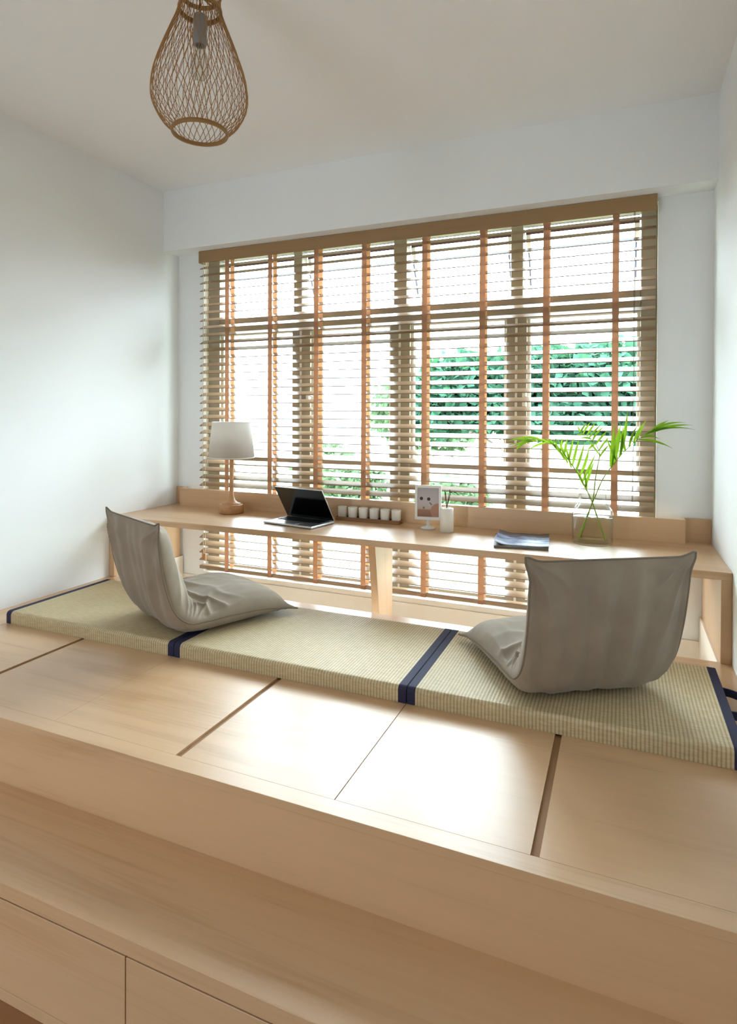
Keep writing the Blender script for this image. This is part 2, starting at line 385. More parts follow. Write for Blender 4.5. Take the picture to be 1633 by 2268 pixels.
# ------------------------------------------------------------------ desk
dk = thing('long_desk', 'long maple desk spanning wall to wall under the blind', 'desk', (1.5, -0.32, 0))
bm = bmesh.new()
poly = [(0.0008, DYF), (W-0.0008, DYF), (W-0.0008, -0.02), (2.8906, -0.02), (2.8906, -0.066), (0.0762, -0.066), (0.0762, -0.02), (0.0008, -0.02)]
prism(bm, poly, 'z', DZ-DT, DZ)
link('desk_top', bm, 'maple', dk, bevel=0.0015)
box('end_panel', 0.0008, 0.0366, DYF, -0.03, 0.0002, DZ-DT, 'maple_z', dk, 0.001)
box('end_panel', W-0.0366, W-0.0008, DYF, -0.03, 0.0002, DZ-DT, 'maple_z', dk, 0.001)
bm = bmesh.new(); prism(bm, [(-0.50, DZ-DT), (-0.262, DZ-DT), (-0.262, WELL_Z+0.0002), (-0.375, WELL_Z+0.0002)], 'x', 1.536, 1.571)
link('tapered_leg', bm, 'maple_z', dk, bevel=0.0015)
box('upstand', 0.0762, 2.8906, -0.0803, -0.0665, DZ, 0.441, 'maple', dk, 0.001)
box('upstand_return', 2.8766, 2.8906, -0.0665, -0.021, DZ, 0.441, 'maple', dk, 0.001)
box('upstand_return', 0.0762, 0.0902, -0.0665, -0.021, DZ, 0.441, 'maple', dk, 0.001)
box('back_filler', 2.8906, W-0.0008, -0.02, -0.004, DZ-DT, 0.441, 'maple', dk, 0.001)
box('back_filler', 0.0008, 0.0762, -0.02, -0.004, DZ-DT, 0.441, 'maple', dk, 0.001)

# ------------------------------------------------------------------ venetian blind
bx0, bx1 = 0.2118, 2.765
bl = thing('venetian_blind', 'wide wooden venetian blind with orange-brown ladder tapes in the window', 'blind', ((bx0+bx1)/2, -0.035, -0.055))
box('valance', bx0-0.006, bx1+0.003, -0.0625, -0.0535, 1.839, 1.9112, 'valance_wood', bl, 0.0012)
for x_ in (bx0-0.006, bx1-0.006): box('valance_return', x_, x_+0.009, -0.0533, -0.004, 1.839, 1.9112, 'valance_wood', bl, 0.001)
box('head_rail', bx0+0.01, bx1-0.012, -0.052, -0.012, 1.868, 1.9112, 'valance_wood', bl, 0.001)
t_ = 0.0; hw, ht = 0.025, 0.0022
bm = bmesh.new(); abox(bm, bx0-1.4884, bx1-1.4884, -hw, hw, -ht, ht)
bmesh.ops.rotate(bm, verts=bm.verts, cent=(0, 0, 0), matrix=Matrix.Rotation(t_, 3, 'X'))
slat0 = link('slat', bm, 'blind_wood', bl, local=True)
blc = Vector(bl.location)
for k in range(40):
    o = slat0 if k == 0 else slat0.copy()
    if k: COL.objects.link(o); o.parent = bl
    ta = math.radians(29-8*k/39); z_ = 1.8018-0.0462*k+0.025*math.sin(ta)
    o.location = Vector((1.4884, -0.0345, z_))-blc
    o.rotation_euler = (ta+random.uniform(-0.02, 0.02), 0, random.uniform(-0.0006, 0.0006))
box('bottom_rail', bx0, bx1, -0.058, -0.012, -0.055, -0.033, 'blind_wood', bl, 0.003)
tapes = [0.419, 0.7225, 1.027, 1.3226, 1.6686, 1.9736, 2.284, 2.5959]
for x_ in tapes:
    box('ladder_tape', x_-0.0145, x_+0.0145, -0.0622, -0.0612, -0.056, 1.8685, 'ladder_tape', bl)
    box('ladder_tape', x_-0.0145, x_+0.0145, -0.0082, -0.0072, -0.056, 1.8685, 'ladder_tape', bl)
for x_, z0, mt in ((0.247, 0.06, 'cord'), (0.262, 0.045, 'cord'), (0.275, 0.6, 'cord')):
    bm = bmesh.new(); tube(bm, [(x_, -0.066, 1.84), (x_-0.004, -0.0665, 1.0), (x_, -0.066, z0)], 0.0016, 6); c = link('pull_cord', bm, mt, bl)
    if z0 < 0.1:
        bm = bmesh.new(); lathe(bm, [(0.002, z0+0.004), (0.006, z0-0.006), (0.008, z0-0.04), (0.005, z0-0.046)], x_, -0.0665, 12)
        bmesh.ops.translate(bm, verts=bm.verts, vec=-blc); link('tassel', bm, 'oak', c, local=True, smooth=True)
for x_ in (2.672, 2.676):
    bm = bmesh.new(); tube(bm, [(x_, -0.066, 1.84), (x_+0.002, -0.0665, 1.1), (x_, -0.066, 0.5)], 0.0012, 6); link('tilt_cord', bm, 'cord_dark', bl)

# ------------------------------------------------------------------ tatami mats
def mat_profile(y0, y1, z0, z1, r=0.016, k=5):
    p = [(y0, z0)]
    for i in range(k+1):
        a = PI-PI/2*i/k; p.append((y0+r+r*math.cos(a), z1-r+r*math.sin(a)))
    for i in range(k+1):
        a = PI/2-PI/2*i/k; p.append((y1-r+r*math.cos(a), z1-r+r*math.sin(a)))
    p.append((y1, z0)); return p
MYF, MYB = -1.3109, -0.7516
def tatami_mat(x0, x1, label):
    t = thing('tatami_mat', label, 'tatami mat', ((x0+x1)/2, (MYF+MYB)/2, 0), 0, 'tatami mats in a row on the platform')
    bw = 0.0285
    bm = bmesh.new(); prism(bm, mat_profile(MYF, MYB, 0.0004, MT-0.0008), 'x', x0+bw-0.002, x1-bw+0.002); o = link('woven_cover', bm, 'tatami', t)
    for a, b in ((x0+0.001, x0+bw), (x1-bw, x1-0.001)):
        bm = bmesh.new(); prism(bm, mat_profile(MYF-0.0012, MYB+0.0012, 0.0004, MT, 0.0165), 'x', a, b)
        bd = link('binding', bm, 'binding', t, bevel=0.002); bd['label'] = 'navy cloth edge binding'
    return t
tatami_mat(0.1897, 1.0972, 'woven tatami mat nearest the left wall, under the side-on floor chair')
tatami_mat(1.0972, 2.0115, 'middle woven tatami mat between the two floor chairs')
m3 = tatami_mat(2.0115, 2.9235, 'woven tatami mat nearest the right wall, under the floor chair seen from behind')
bm = bmesh.new()                                           # carrying strap on the right-hand edge
pts = spline([(2.9225, -0.905, 0.034), (2.95, -0.912, 0.033), (2.978, -0.925, 0.026), (2.985, -0.985, 0.02), (2.972, -1.05, 0.028), (2.9225, -1.07, 0.034)], 24)
A = []
for p in pts: A.append([bm.verts.new(p+Vector(d)) for d in ((-0.001, 0.003, -0.012), (0.001, -0.003, -0.012), (0.001, -0.003, 0.012), (-0.001, 0.003, 0.012))])
for P_, Q_ in zip(A, A[1:]):
    for k in range(4): bm.faces.new((P_[k], P_[(k+1) % 4], Q_[(k+1) % 4], Q_[k]))
bm.faces.new(A[0]); bm.faces.new(A[-1][::-1])
link('strap', bm, 'binding', m3)['label'] = 'navy carrying strap'

# ------------------------------------------------------------------ floor chairs
def floor_chair(label, loc, rz, seed):
    t = thing('floor_chair', label, 'floor chair', loc, rz, 'legless floor chairs')
    outer = [(-0.150, 0.445), (-0.152, 0.36), (-0.132, 0.23), (-0.102, 0.11), (-0.050, 0.028), (0.03, 0.003), (0.14, 0.002), (0.28, 0.005), (0.38, 0.010), (0.448, 0.022)]
    inner = [(-0.150, 0.445), (-0.074, 0.412), (-0.040, 0.315), (-0.004, 0.205), (0.022, 0.128), (0.056, 0.108), (0.15, 0.126), (0.29, 0.128), (0.400, 0.094), (0.448, 0.022)]
    mid = [(-0.150, 0.445), (-0.146, 0.36), (-0.124, 0.23), (-0.088, 0.125), (-0.030, 0.066), (0.04, 0.056), (0.14, 0.056), (0.28, 0.050), (0.38, 0.036), (0.448, 0.022)]
    NS, NW = 170, 110
    O, I, MM = ([Vector(v) for v in spline([(0, a, b) for a, b in c_], NS)] for c_ in (outer, inner, mid))
    def half(s): return 0.247*(1-0.035*math.sin(PI*s))
    def ridge(v):                                          # sharp-crested fold, 0..1
        return (1-abs(math.sin(v)))**1.6
    bm = bmesh.new(); G = [[], []]
    seam = [[None]*(NW+1) for _ in range(NS)]
    for si in range(NS):
        s = si/(NS-1); Mv = MM[si]; e = min(s, 1-s)
        for side in (0, 1):
            row = []
            T = (O if side == 0 else I)[si]-Mv
            L = T.length; tn = T.normalized() if L > 1e-6 else Vector((0, -1, 0))
            for wi in range(NW+1):
                ww = math.sin((-1+2*wi/NW)*PI/2)*0.5+(-1+2*wi/NW)*0.5; a = abs(ww)
                gl = max(0, 1-a**6)**0.5 if side == 0 else max(0, 1-a**4.5)**0.55
                x = ww*half(s)
                ear = min(1, 1.5*max(0, 1-e/0.085))*min(1, 1.4*max(0, (a-0.84)/0.16))
                x += math.copysign(0.013*ear*ear, ww)
                p = Mv+T*gl; p.x = x
                edge_dir = Vector((0, -0.25, 0.97)) if s < 0.5 else Vector((0, 1.0, -0.05))
                p += edge_dir*(0.012*ear*ear)-edge_dir*(0.003*(1-a**8)*max(0, 1-e/0.06))
                if 0 < si < NS-1 and wi not in (0, NW):
                    nv = Vector((ww*3.2+seed, s*5.0, seed*1.7)); wob = noise.noise(Vector((ww*2.2, s*4, seed+2)))
                    d = 0.004*noise.noise(nv)+0.002*noise.noise(nv*2.6)
                    if side == 1:
                        # folds that fan out over the seat from the ends of the bend
                        r_ = math.hypot((1.05-a)*0.9, (s-0.47)*2.6); ang = math.atan2((s-0.45)*2.6, 1.10-a)
                        fan = math.exp(-(r_/0.62)**2)*min(1, r_*5)
                        d += 0.022*fan*(ridge(ang*6.5+1.6*wob+seed)-0.35)
                        # cross folds over the seat behind the bend
                        d += 0.013*math.exp(-((s-0.60)/0.10)**2)*(ridge(s*42+ww*2.2*math.copysign(1, seed-3)+2.2*wob)-0.35)
                    else:
                        up_ = math.exp(-((s-0.24)/0.20)**2)
                        d += 0.020*up_*noise.noise(Vector((ww*4.2+s*3*ww, s*1.3, seed+5)))
                        # pulls that run down from the top corners
                        rr = math.hypot((1.0-a)*1.0, s*2.4); an = math.atan2(s*2.4, 1.02-a)
                        d += 0.020*math.exp(-(rr/0.55)**2)*min(1, rr*6)*(ridge(an*5.0+1.3*wob+seed)-0.35)
                        d += 0.004*math.exp(-((s-0.47)/0.06)**2)*(a**5)*(ridge(s*70+wob)-0.4)
                        if s > 0.5: d *= max(0, 1-(s-0.5)/0.06)
                    # gathers beside the seam
                    d += 0.006*math.exp(-((1-a)/0.07)**2)*(ridge(s*58+2.5*wob)-0.4)*min(1, (1-a)*30)
                    p += tn*d*min(1, e*14)*min(1, (1-a)*14)*0.85
                if p.z < 0.002: p.z = 0.002
                if wi in (0, NW) or si in (0, NS-1):
                    if seam[si][wi] is None: seam[si][wi] = bm.verts.new(p)
                    row.append(seam[si][wi])
                else: row.append(bm.verts.new(p))
            G[side].append(row)
    for side in (0, 1):
        for a in range(NS-1):
            for b in range(NW):
                q_ = (G[side][a][b], G[side][a+1][b], G[side][a+1][b+1], G[side][a][b+1])
                if len(set(q_)) == 4: bm.faces.new(q_ if side else q_[::-1])
    per = [seam[i][0].co.copy() for i in range(NS)]+[seam[NS-1][j].co.copy() for j in range(1, NW+1)]+[seam[i][NW].co.copy() for i in range(NS-2, -1, -1)]+[seam[0][j].co.copy() for j in range(NW-1, -1, -1)]
    body = link('cushion', bm, 'chair_cloth', t, local=True, smooth=True)
    bm = bmesh.new(); pts = per[::2]+[per[0]]
    for p in pts: p.z = max(p.z, 0.0062)
    tube(bm, pts, 0.0030, 7, cap=False)
    link('piping', bm, 'chair_piping', t, local=True, smooth=True)
    return t
floor_chair('beige cloth floor chair seen from the side on the left', (0.930, -1.152, MT), -0.42, 1.3)
floor_chair('beige cloth floor chair seen from behind on the right', (2.524, -1.118, MT), 0.55, 4.1)

# ------------------------------------------------------------------ table lamp
def lamp():
    x, y = 0.55, -0.196; t = thing('table_lamp', 'wooden table lamp with white drum shade on the desk', 'lamp', (x, y, DZ))
    bm = bmesh.new(); lathe(bm, [(0.064, DZ+0.0003), (0.0705, DZ+0.004), (0.0715, DZ+0.046), (0.068, DZ+0.052), (0.058, DZ+0.052)], x, y, 48); link('base', bm, 'oak', t, smooth=True, bevel=0.001)
    bm = bmesh.new(); z = DZ+0.052; lathe(bm, [(0.058, z), (0.056, z+0.004), (0.034, z+0.010), (0.022, z+0.022), (0.0135, z+0.05), (0.0115, z+0.09), (0.011, 0.665), (0.011, 0.70)], x, y, 28); link('stem', bm, 'oak', t, smooth=True)
    bm = bmesh.new(); zb, zt = 0.655, 0.858
    rb, rt_ = 0.131, 0.110
    prof = [(rb, zb), (rt_, zt), (rt_-0.003, zt), (rb-0.003, zb), (rb, zb)]
    lathe(bm, prof, x, y, 64, False, False); bmesh.ops.remove_doubles(bm, verts=bm.verts, dist=1e-5)
    sh = link('lamp_shade', bm, 'shade_linen', t, smooth=True)
    bm = bmesh.new(); torus(bm, 0, 0, zt-DZ, rt_-0.001, 0.0025); link('rim', bm, 'white_plastic', sh, local=True, smooth=True)
    bm = bmesh.new(); torus(bm, 0, 0, zb-DZ, rb-0.001, 0.0025); link('rim', bm, 'white_plastic', sh, local=True, smooth=True)
    bm = bmesh.new()
    for k in range(3):
        a = k*2*PI/3; tube(bm, [(x, y, 0.82), (x+rt_*0.97*math.cos(a), y+rt_*0.97*math.sin(a), 0.845)], 0.0018, 6)
    lathe(bm, [(0.008, 0.70), (0.016, 0.705), (0.016, 0.745), (0.008, 0.75), (0.004, 0.76), (0.004, 0.825)], x, y, 16)
    link('socket', bm, 'white_plastic', t, smooth=True)
lamp()

# ------------------------------------------------------------------ laptop
def laptop():
    a = math.radians(-9.5); t = thing('laptop', 'silver laptop with black screen, half open on the desk', 'laptop', (1.075, -0.335, DZ), a)
    w2, d2 = 0.158, 0.100; th = 0.013
    box('base', -w2, w2, -d2, d2, 0.0015, th, 'alu', t, 0.004, 3, local=True)
    kb = box('keyboard', -w2+0.02, w2-0.02, -0.012, d2-0.018, th, th+0.0012, 'key_black', t, local=True)
    for r in range(5):
        for c in range(13):
            x0 = -w2+0.024+c*(2*w2-0.048)/13; y0 = -0.009+r*0.0178
            if c == 0 and r == 0: k0 = box('key', 0, (2*w2-0.048)/13-0.003, 0, 0.0145, 0, 0.0014, 'key_black', kb, local=True); k0.location = (x0, y0, th+0.0012); continue
            k = k0.copy(); COL.objects.link(k); k.parent = kb; k.location = (x0, y0, th+0.0012)
    box('trackpad', -0.05, 0.05, -d2+0.012, -0.022, th, th+0.0005, 'alu', t, local=True)
    for x0 in (-w2+0.01, w2-0.022): box('foot', x0, x0+0.012, -d2+0.012, -d2+0.022, 0, 0.0016, 'key_black', t, local=True)
    R = Matrix.Translation((0, d2-0.002, th-0.002)) @ Matrix.Rotation(math.radians(33), 4, 'X')
    def lb(*b):
        bm = bmesh.new(); abox(bm, *b); bmesh.ops.transform(bm, matrix=R, verts=bm.verts); return bm
    ld = link('screen_lid', lb(-w2, w2, 0, 0.006, 0.003, 0.205), 'alu', t, local=True, bevel=0.002)
    link('screen', lb(-w2+0.002, w2-0.002, -0.0012, -0.0001, 0.006, 0.203), 'screen', ld, local=True)
    bm = bmesh.new(); tube(bm, [(-w2*0.8, d2-0.001, th-0.003), (w2*0.8, d2-0.001, th-0.003)], 0.0055, 10); link('hinge', bm, 'key_black', t, local=True, smooth=True)
laptop()

# ------------------------------------------------------------------ tray of cups
tr = thing('wooden_tray', 'narrow brown wooden tray carrying six white cups', 'tray', (1.387, -0.135, DZ))
box('tray_board', 1.203, 1.571, -0.166, -0.106, DZ+0.0003, DZ+0.012, 'tray_wood', tr, 0.002)
for y0 in (-0.166, -0.110): box('rim', 1.203, 1.571, y0, y0+0.004, DZ+0.012, DZ+0.020, 'tray_wood', tr, 0.001)
for x0 in (1.203, 1.567): box('rim', x0, x0+0.004, -0.162, -0.110, DZ+0.012, DZ+0.020, 'tray_wood', tr, 0.001)
names6 = ['first', 'second', 'third', 'fourth', 'fifth', 'sixth']
bm = bmesh.new(); lathe(bm, [(0.0215, 0), (0.0235, 0.003), (0.0255, 0.058), (0.0250, 0.0595), (0.0235, 0.0585), (0.0225, 0.048)], 0, 0, 32, True, False); cup_me = link('cup_body', bm, 'ceramic', None, smooth=True)
bm = bmesh.new(); lathe(bm, [(0.0224, 0.046), (0.0001, 0.046)], 0, 0, 32, False, False); wax_me = link('wax_fill', bm, 'dark_inside', None)
cm, wm = cup_me.data, wax_me.data
bpy.data.objects.remove(cup_me); bpy.data.objects.remove(wax_me)
for k in range(6):
    c = thing('ceramic_cup', 'white ceramic cup, %s from the laptop on the tray' % names6[k], 'cup', (1.232+k*0.0622, -0.136, DZ+0.0125), 0, 'cups on the wooden tray')
    b = bpy.data.objects.new('cup_body', cm); COL.objects.link(b); b.parent = c
    b = bpy.data.objects.new('wax_fill', wm); COL.objects.link(b); b.parent = c

# ------------------------------------------------------------------ picture frame on a round foot
def picture():
    t = thing('picture_frame', 'white picture frame on a round foot beside the reed diffuser', 'picture frame', (1.735, -0.195, DZ), math.radians(8))
    bm = bmesh.new(); lathe(bm, [(0.036, 0.0003), (0.037, 0.003), (0.035, 0.006), (0.014, 0.010), (0.008, 0.018), (0.008, 0.046)], 0, 0, 36); link('foot', bm, 'white_plastic', t, local=True, smooth=True)
    w2, z0, z1 = 0.0665, 0.044, 0.217
    box('back_board', -w2+0.004, w2-0.004, 0.001, 0.006, z0+0.004, z1-0.004, 'white_plastic', t, local=True)
    f = 0.0125
    for q_ in ((-w2, w2, z0, z0+f*1.2), (-w2, w2, z1-f, z1), (-w2, -w2+f, z0+f*1.2, z1-f), (w2-f, w2, z0+f*1.2, z1-f)):
        box('frame_bar', q_[0], q_[1], -0.005, 0.009, q_[2], q_[3], 'white_plastic', t, 0.001, local=True)
    ph = box('photo', -w2+f, w2-f, -0.0005, 0.001, z0+f*1.2, z1-f, 'photo_print', t, local=True)
m = mat('photo_print', srgb(190, 176, 176), 0.35, 0.4); q = NB(m)
tc = q.n('ShaderNodeTexCoord'); sp = q.n('ShaderNodeSeparateXYZ'); q.l(tc.outputs['Object'], sp.inputs[0])
mr = q.n('ShaderNodeMapRange'); mr.inputs[1].default_value = 0.059; mr.inputs[2].default_value = 0.2045; q.l(sp.outputs[2], mr.inputs[0])
base = q.ramp(mr.outputs[0], [(0.0, srgb(140, 98, 74)), (0.24, srgb(168, 120, 92)), (0.27, srgb(184, 170, 150)), (0.45, srgb(196, 182, 182)), (1.0, srgb(176, 168, 168))])
cur = base
for cx_, cz_, r_, cc in ((-0.034, 0.150, 0.0085, srgb(44, 34, 32)), (0.003, 0.148, 0.0085, srgb(56, 26, 22)), (-0.022, 0.104, 0.006, srgb(128, 122, 60)), (0.052, 0.088, 0.040, srgb(180, 134, 108)), (0.010, 0.128, 0.004, srgb(92, 92, 72)), (0.016, 0.122, 0.004, srgb(98, 96, 74))):
    vm = q.n('ShaderNodeVectorMath', operation='DISTANCE'); vm.inputs[1].default_value = (cx_, 0, cz_)
    cmb = q.n('ShaderNodeCombineXYZ'); q.l(sp.outputs[0], cmb.inputs[0]); q.l(sp.outputs[2], cmb.inputs[2]); q.l(cmb.outputs[0], vm.inputs[0])
    lt = q.n('ShaderNodeMath', operation='LESS_THAN'); lt.inputs[1].default_value = r_; q.l(vm.outputs['Value'], lt.inputs[0])
    mx = q.n('ShaderNodeMix', data_type='RGBA'); q.l(lt.outputs[0], mx.inputs[0]); q.l(cur, mx.inputs[6]); mx.inputs[7].default_value = cc; cur = mx.outputs[2]
q.l(cur, q.b.inputs['Base Color'])
picture()

# ------------------------------------------------------------------ reed diffuser
rd = thing('reed_diffuser', 'white ceramic reed diffuser with four dark sticks', 'diffuser', (1.842, -0.235, DZ))
bm = bmesh.new(); z = DZ; lathe(bm, [(0.031, z+0.0003), (0.033, z+0.003), (0.033, z+0.112), (0.031, z+0.116), (0.013, z+0.117), (0.012, z+0.105)], 1.842, -0.235, 40); link('bottle', bm, 'ceramic', rd, smooth=True, bevel=0.0005)
for dx, dy, hh in ((-0.012, 0.004, 0.085), (-0.003, -0.012, 0.078), (0.014, 0.006, 0.088), (0.022, -0.004, 0.082)):
    bm = bmesh.new(); tube(bm, [(1.842-dx*0.35, -0.235-dy*0.35, z+0.085), (1.842+dx, -0.235+dy, z+0.117+hh)], 0.0017, 7); link('stick', bm, 'reed', rd)

# ------------------------------------------------------------------ magazines
def magazine(label, loc, rz, w_, d_, th, curl, cover, name='magazine'):
    t = thing(name, label, 'magazine', loc, rz, 'magazines stacked on the desk')
    n = 24
    def sheet(z0, z1, grow):
        bm = bmesh.new(); A = []
        for i in range(n+1):
            u = -1+2*i/n; x = u*(w_/2+grow); zc = curl*(max(0, -u-0.45)/0.55)**2*1.0+curl*0.35*(max(0, u-0.5)/0.5)**2
            A.append([bm.verts.new(p) for p in ((x, -d_/2-grow, z0+zc), (x, d_/2+grow, z0+zc), (x, d_/2+grow, z1+zc), (x, -d_/2-grow, z1+zc))])
        for P_, Q_ in zip(A, A[1:]):
            for k in range(4): bm.faces.new((P_[k], P_[(k+1) % 4], Q_[(k+1) % 4], Q_[k]))
        bm.faces.new(A[0]); bm.faces.new(A[-1][::-1]); return bm
    link('pages', sheet(0.0003, th, 0), 'magazine_paper' if cover != 'magazine_grey' else 'magazine_grey', t, local=True)
    link('cover', sheet(th, th+0.0008, 0.0015), cover, t, local=True)
m = mat('magazine_cover', srgb(120, 140, 170), 0.22, 0.5); q = NB(m)
nz = q.n('ShaderNodeTexNoise', Scale=16.0, Detail=4.0, Distortion=0.6); q.l(q.coords((0.7, 1.3, 1)), nz.inputs['Vector'])
sp = q.n('ShaderNodeSeparateXYZ'); tc = q.n('ShaderNodeTexCoord'); q.l(tc.outputs['Object'], sp.inputs[0])
ad = q.n('ShaderNodeMath', operation='MULTIPLY_ADD'); ad.inputs[1].default_value = -2.2; q.l(sp.outputs[1], ad.inputs[0]); q.l(nz.outputs[0], ad.inputs[2])
q.l(q.ramp(ad.outputs[0], [(0.2, srgb(40, 40, 46)), (0.38, srgb(70, 84, 112)), (0.55, srgb(130, 150, 182)), (0.75, srgb(205, 215, 230))]), q.b.inputs['Base Color'])
magazine('grey magazine at the bottom of the small stack', (2.213, -0.345, DZ), math.radians(9), 0.225, 0.275, 0.009, 0.0, 'magazine_grey')
magazine('magazine with a blue photo cover, curling on top of the stack', (2.222, -0.335, DZ+0.0102), math.radians(6), 0.222, 0.27, 0.004, 0.013, 'magazine_cover')

# ------------------------------------------------------------------ glass vase with palm fronds
VX, VY = 2.509, -0.235
vz = thing('glass_vase', 'clear glass bottle vase of water holding palm stems on the desk', 'vase', (VX, VY, DZ))
bm = bmesh.new()
prof = [(0.074, 0.0006), (0.083, 0.004), (0.0865, 0.014), (0.0865, 0.135), (0.083, 0.152), (0.072, 0.166), (0.062, 0.178), (0.0575, 0.195), (0.058, 0.225), (0.0625, 0.246),
        (0.0600, 0.246), (0.0555, 0.225), (0.0550, 0.195), (0.0595, 0.178), (0.070, 0.163), (0.0805, 0.150), (0.0838, 0.135), (0.0838, 0.016), (0.078, 0.009)]
lathe(bm, prof, 0, 0, 64); link('glass_body', bm, 'vase_glass', vz, local=True, smooth=True)
bm = bmesh.new(); lathe(bm, [(0.077, 0.0095), (0.083, 0.017), (0.083, 0.118)], 0, 0, 64); link('water', bm, 'water_clear', vz, local=True, smooth=True)
bm = bmesh.new(); torus(bm, 0, 0, 0.2462, 0.0612, 0.0016); link('rim', bm, 'vase_glass', vz, local=True, smooth=True)

FRONDS = [
    ('palm frond arching to the left over the desk', (0.055, -0.01), [(2.504, -0.235, 0.527), (2.462, -0.243, 0.618), (2.412, -0.252, 0.698), (2.366, -0.26, 0.758), (2.302, -0.268, 0.785), (2.223, -0.277, 0.784), (2.149, -0.285, 0.768)],
     [((2.477, -0.243, 0.582), (2.518, -0.246, 0.715), 0.012), ((2.466, -0.243, 0.606), (2.525, -0.229, 0.744), 0.012), ((2.454, -0.243, 0.63), (2.494, -0.222, 0.773), 0.013), ((2.439, -0.243, 0.653), (2.474, -0.201, 0.792), 0.013), ((2.424, -0.252, 0.678), (2.453, -0.238, 0.807), 0.012), ((2.408, -0.252, 0.702), (2.428, -0.213, 0.814), 0.011), ((2.389, -0.252, 0.725), (2.41, -0.338, 0.814), 0.01), ((2.374, -0.26, 0.746), (2.383, -0.285, 0.807), 0.009), ((2.354, -0.26, 0.765), (2.35, -0.218, 0.801), 0.008), ((2.42, -0.252, 0.67), (2.382, -0.251, 0.798), 0.012), ((2.404, -0.252, 0.689), (2.358, -0.216, 0.797), 0.012), ((2.389, -0.252, 0.709), (2.347, -0.326, 0.8), 0.011), ((2.374, -0.26, 0.733), (2.329, -0.284, 0.802), 0.011), ((2.354, -0.26, 0.757), (2.313, -0.315, 0.803), 0.01), ((2.332, -0.268, 0.773), (2.286, -0.282, 0.802), 0.01), ((2.302, -0.268, 0.785), (2.193, -0.278, 0.8), 0.014), ((2.272, -0.268, 0.787), (2.166, -0.356, 0.757), 0.014), ((2.253, -0.277, 0.784), (2.154, -0.336, 0.787), 0.014), ((2.223, -0.277, 0.784), (2.181, -0.328, 0.74), 0.013), ((2.312, -0.268, 0.781), (2.231, -0.23, 0.744), 0.01), ((2.473, -0.243, 0.59), (2.433, -0.226, 0.68), 0.012), ((2.484, -0.235, 0.566), (2.469, -0.303, 0.667), 0.012)]),
    ('upright palm frond curling over in the middle', (-0.05, 0.02), [(2.511, -0.235, 0.533), (2.521, -0.252, 0.625), (2.534, -0.268, 0.703), (2.539, -0.285, 0.738), (2.525, -0.302, 0.775), (2.496, -0.318, 0.811), (2.46, -0.335, 0.832)],
     [((2.539, -0.285, 0.732), (2.477, -0.263, 0.808), 0.009), ((2.538, -0.285, 0.724), (2.578, -0.356, 0.781), 0.009), ((2.536, -0.285, 0.751), (2.581, -0.289, 0.817), 0.009), ((2.523, -0.302, 0.777), (2.575, -0.374, 0.844), 0.009), ((2.51, -0.302, 0.793), (2.563, -0.391, 0.863), 0.009), ((2.498, -0.318, 0.809), (2.548, -0.286, 0.871), 0.009), ((2.487, -0.318, 0.814), (2.529, -0.379, 0.878), 0.009), ((2.473, -0.335, 0.826), (2.508, -0.395, 0.878), 0.009), ((2.462, -0.335, 0.832), (2.485, -0.287, 0.873), 0.008), ((2.519, -0.302, 0.781), (2.485, -0.27, 0.745), 0.009), ((2.505, -0.318, 0.801), (2.457, -0.368, 0.804), 0.008), ((2.479, -0.318, 0.82), (2.44, -0.274, 0.814), 0.008), ((2.46, -0.335, 0.832), (2.448, -0.35, 0.861), 0.008)]),
    ('palm frond leaning right towards the wall', (-0.06, -0.02), [(2.515, -0.235, 0.531), (2.55, -0.235, 0.621), (2.588, -0.235, 0.682), (2.632, -0.235, 0.741), (2.682, -0.235, 0.792), (2.724, -0.235, 0.824), (2.752, -0.235, 0.845)],
     [((2.585, -0.235, 0.678), (2.596, -0.23, 0.881), 0.026), ((2.592, -0.235, 0.687), (2.622, -0.296, 0.87), 0.024), ((2.617, -0.235, 0.723), (2.649, -0.193, 0.933), 0.016), ((2.624, -0.235, 0.731), (2.634, -0.228, 0.869), 0.012), ((2.657, -0.235, 0.768), (2.691, -0.19, 0.862), 0.013), ((2.673, -0.235, 0.784), (2.711, -0.2, 0.87), 0.012), ((2.685, -0.235, 0.794), (2.727, -0.283, 0.894), 0.012), ((2.72, -0.235, 0.822), (2.897, -0.274, 0.865), 0.014), ((2.731, -0.235, 0.831), (2.836, -0.302, 0.855), 0.014), ((2.724, -0.235, 0.824), (2.902, -0.305, 0.847), 0.008), ((2.703, -0.235, 0.808), (2.772, -0.316, 0.806), 0.01), ((2.696, -0.235, 0.8), (2.822, -0.283, 0.768), 0.011), ((2.745, -0.235, 0.841), (2.81, -0.241, 0.884), 0.011), ((2.752, -0.235, 0.845), (2.867, -0.325, 0.876), 0.01), ((2.642, -0.235, 0.751), (2.609, -0.23, 0.853), 0.014), ((2.606, -0.235, 0.707), (2.559, -0.278, 0.826), 0.012)]),
]

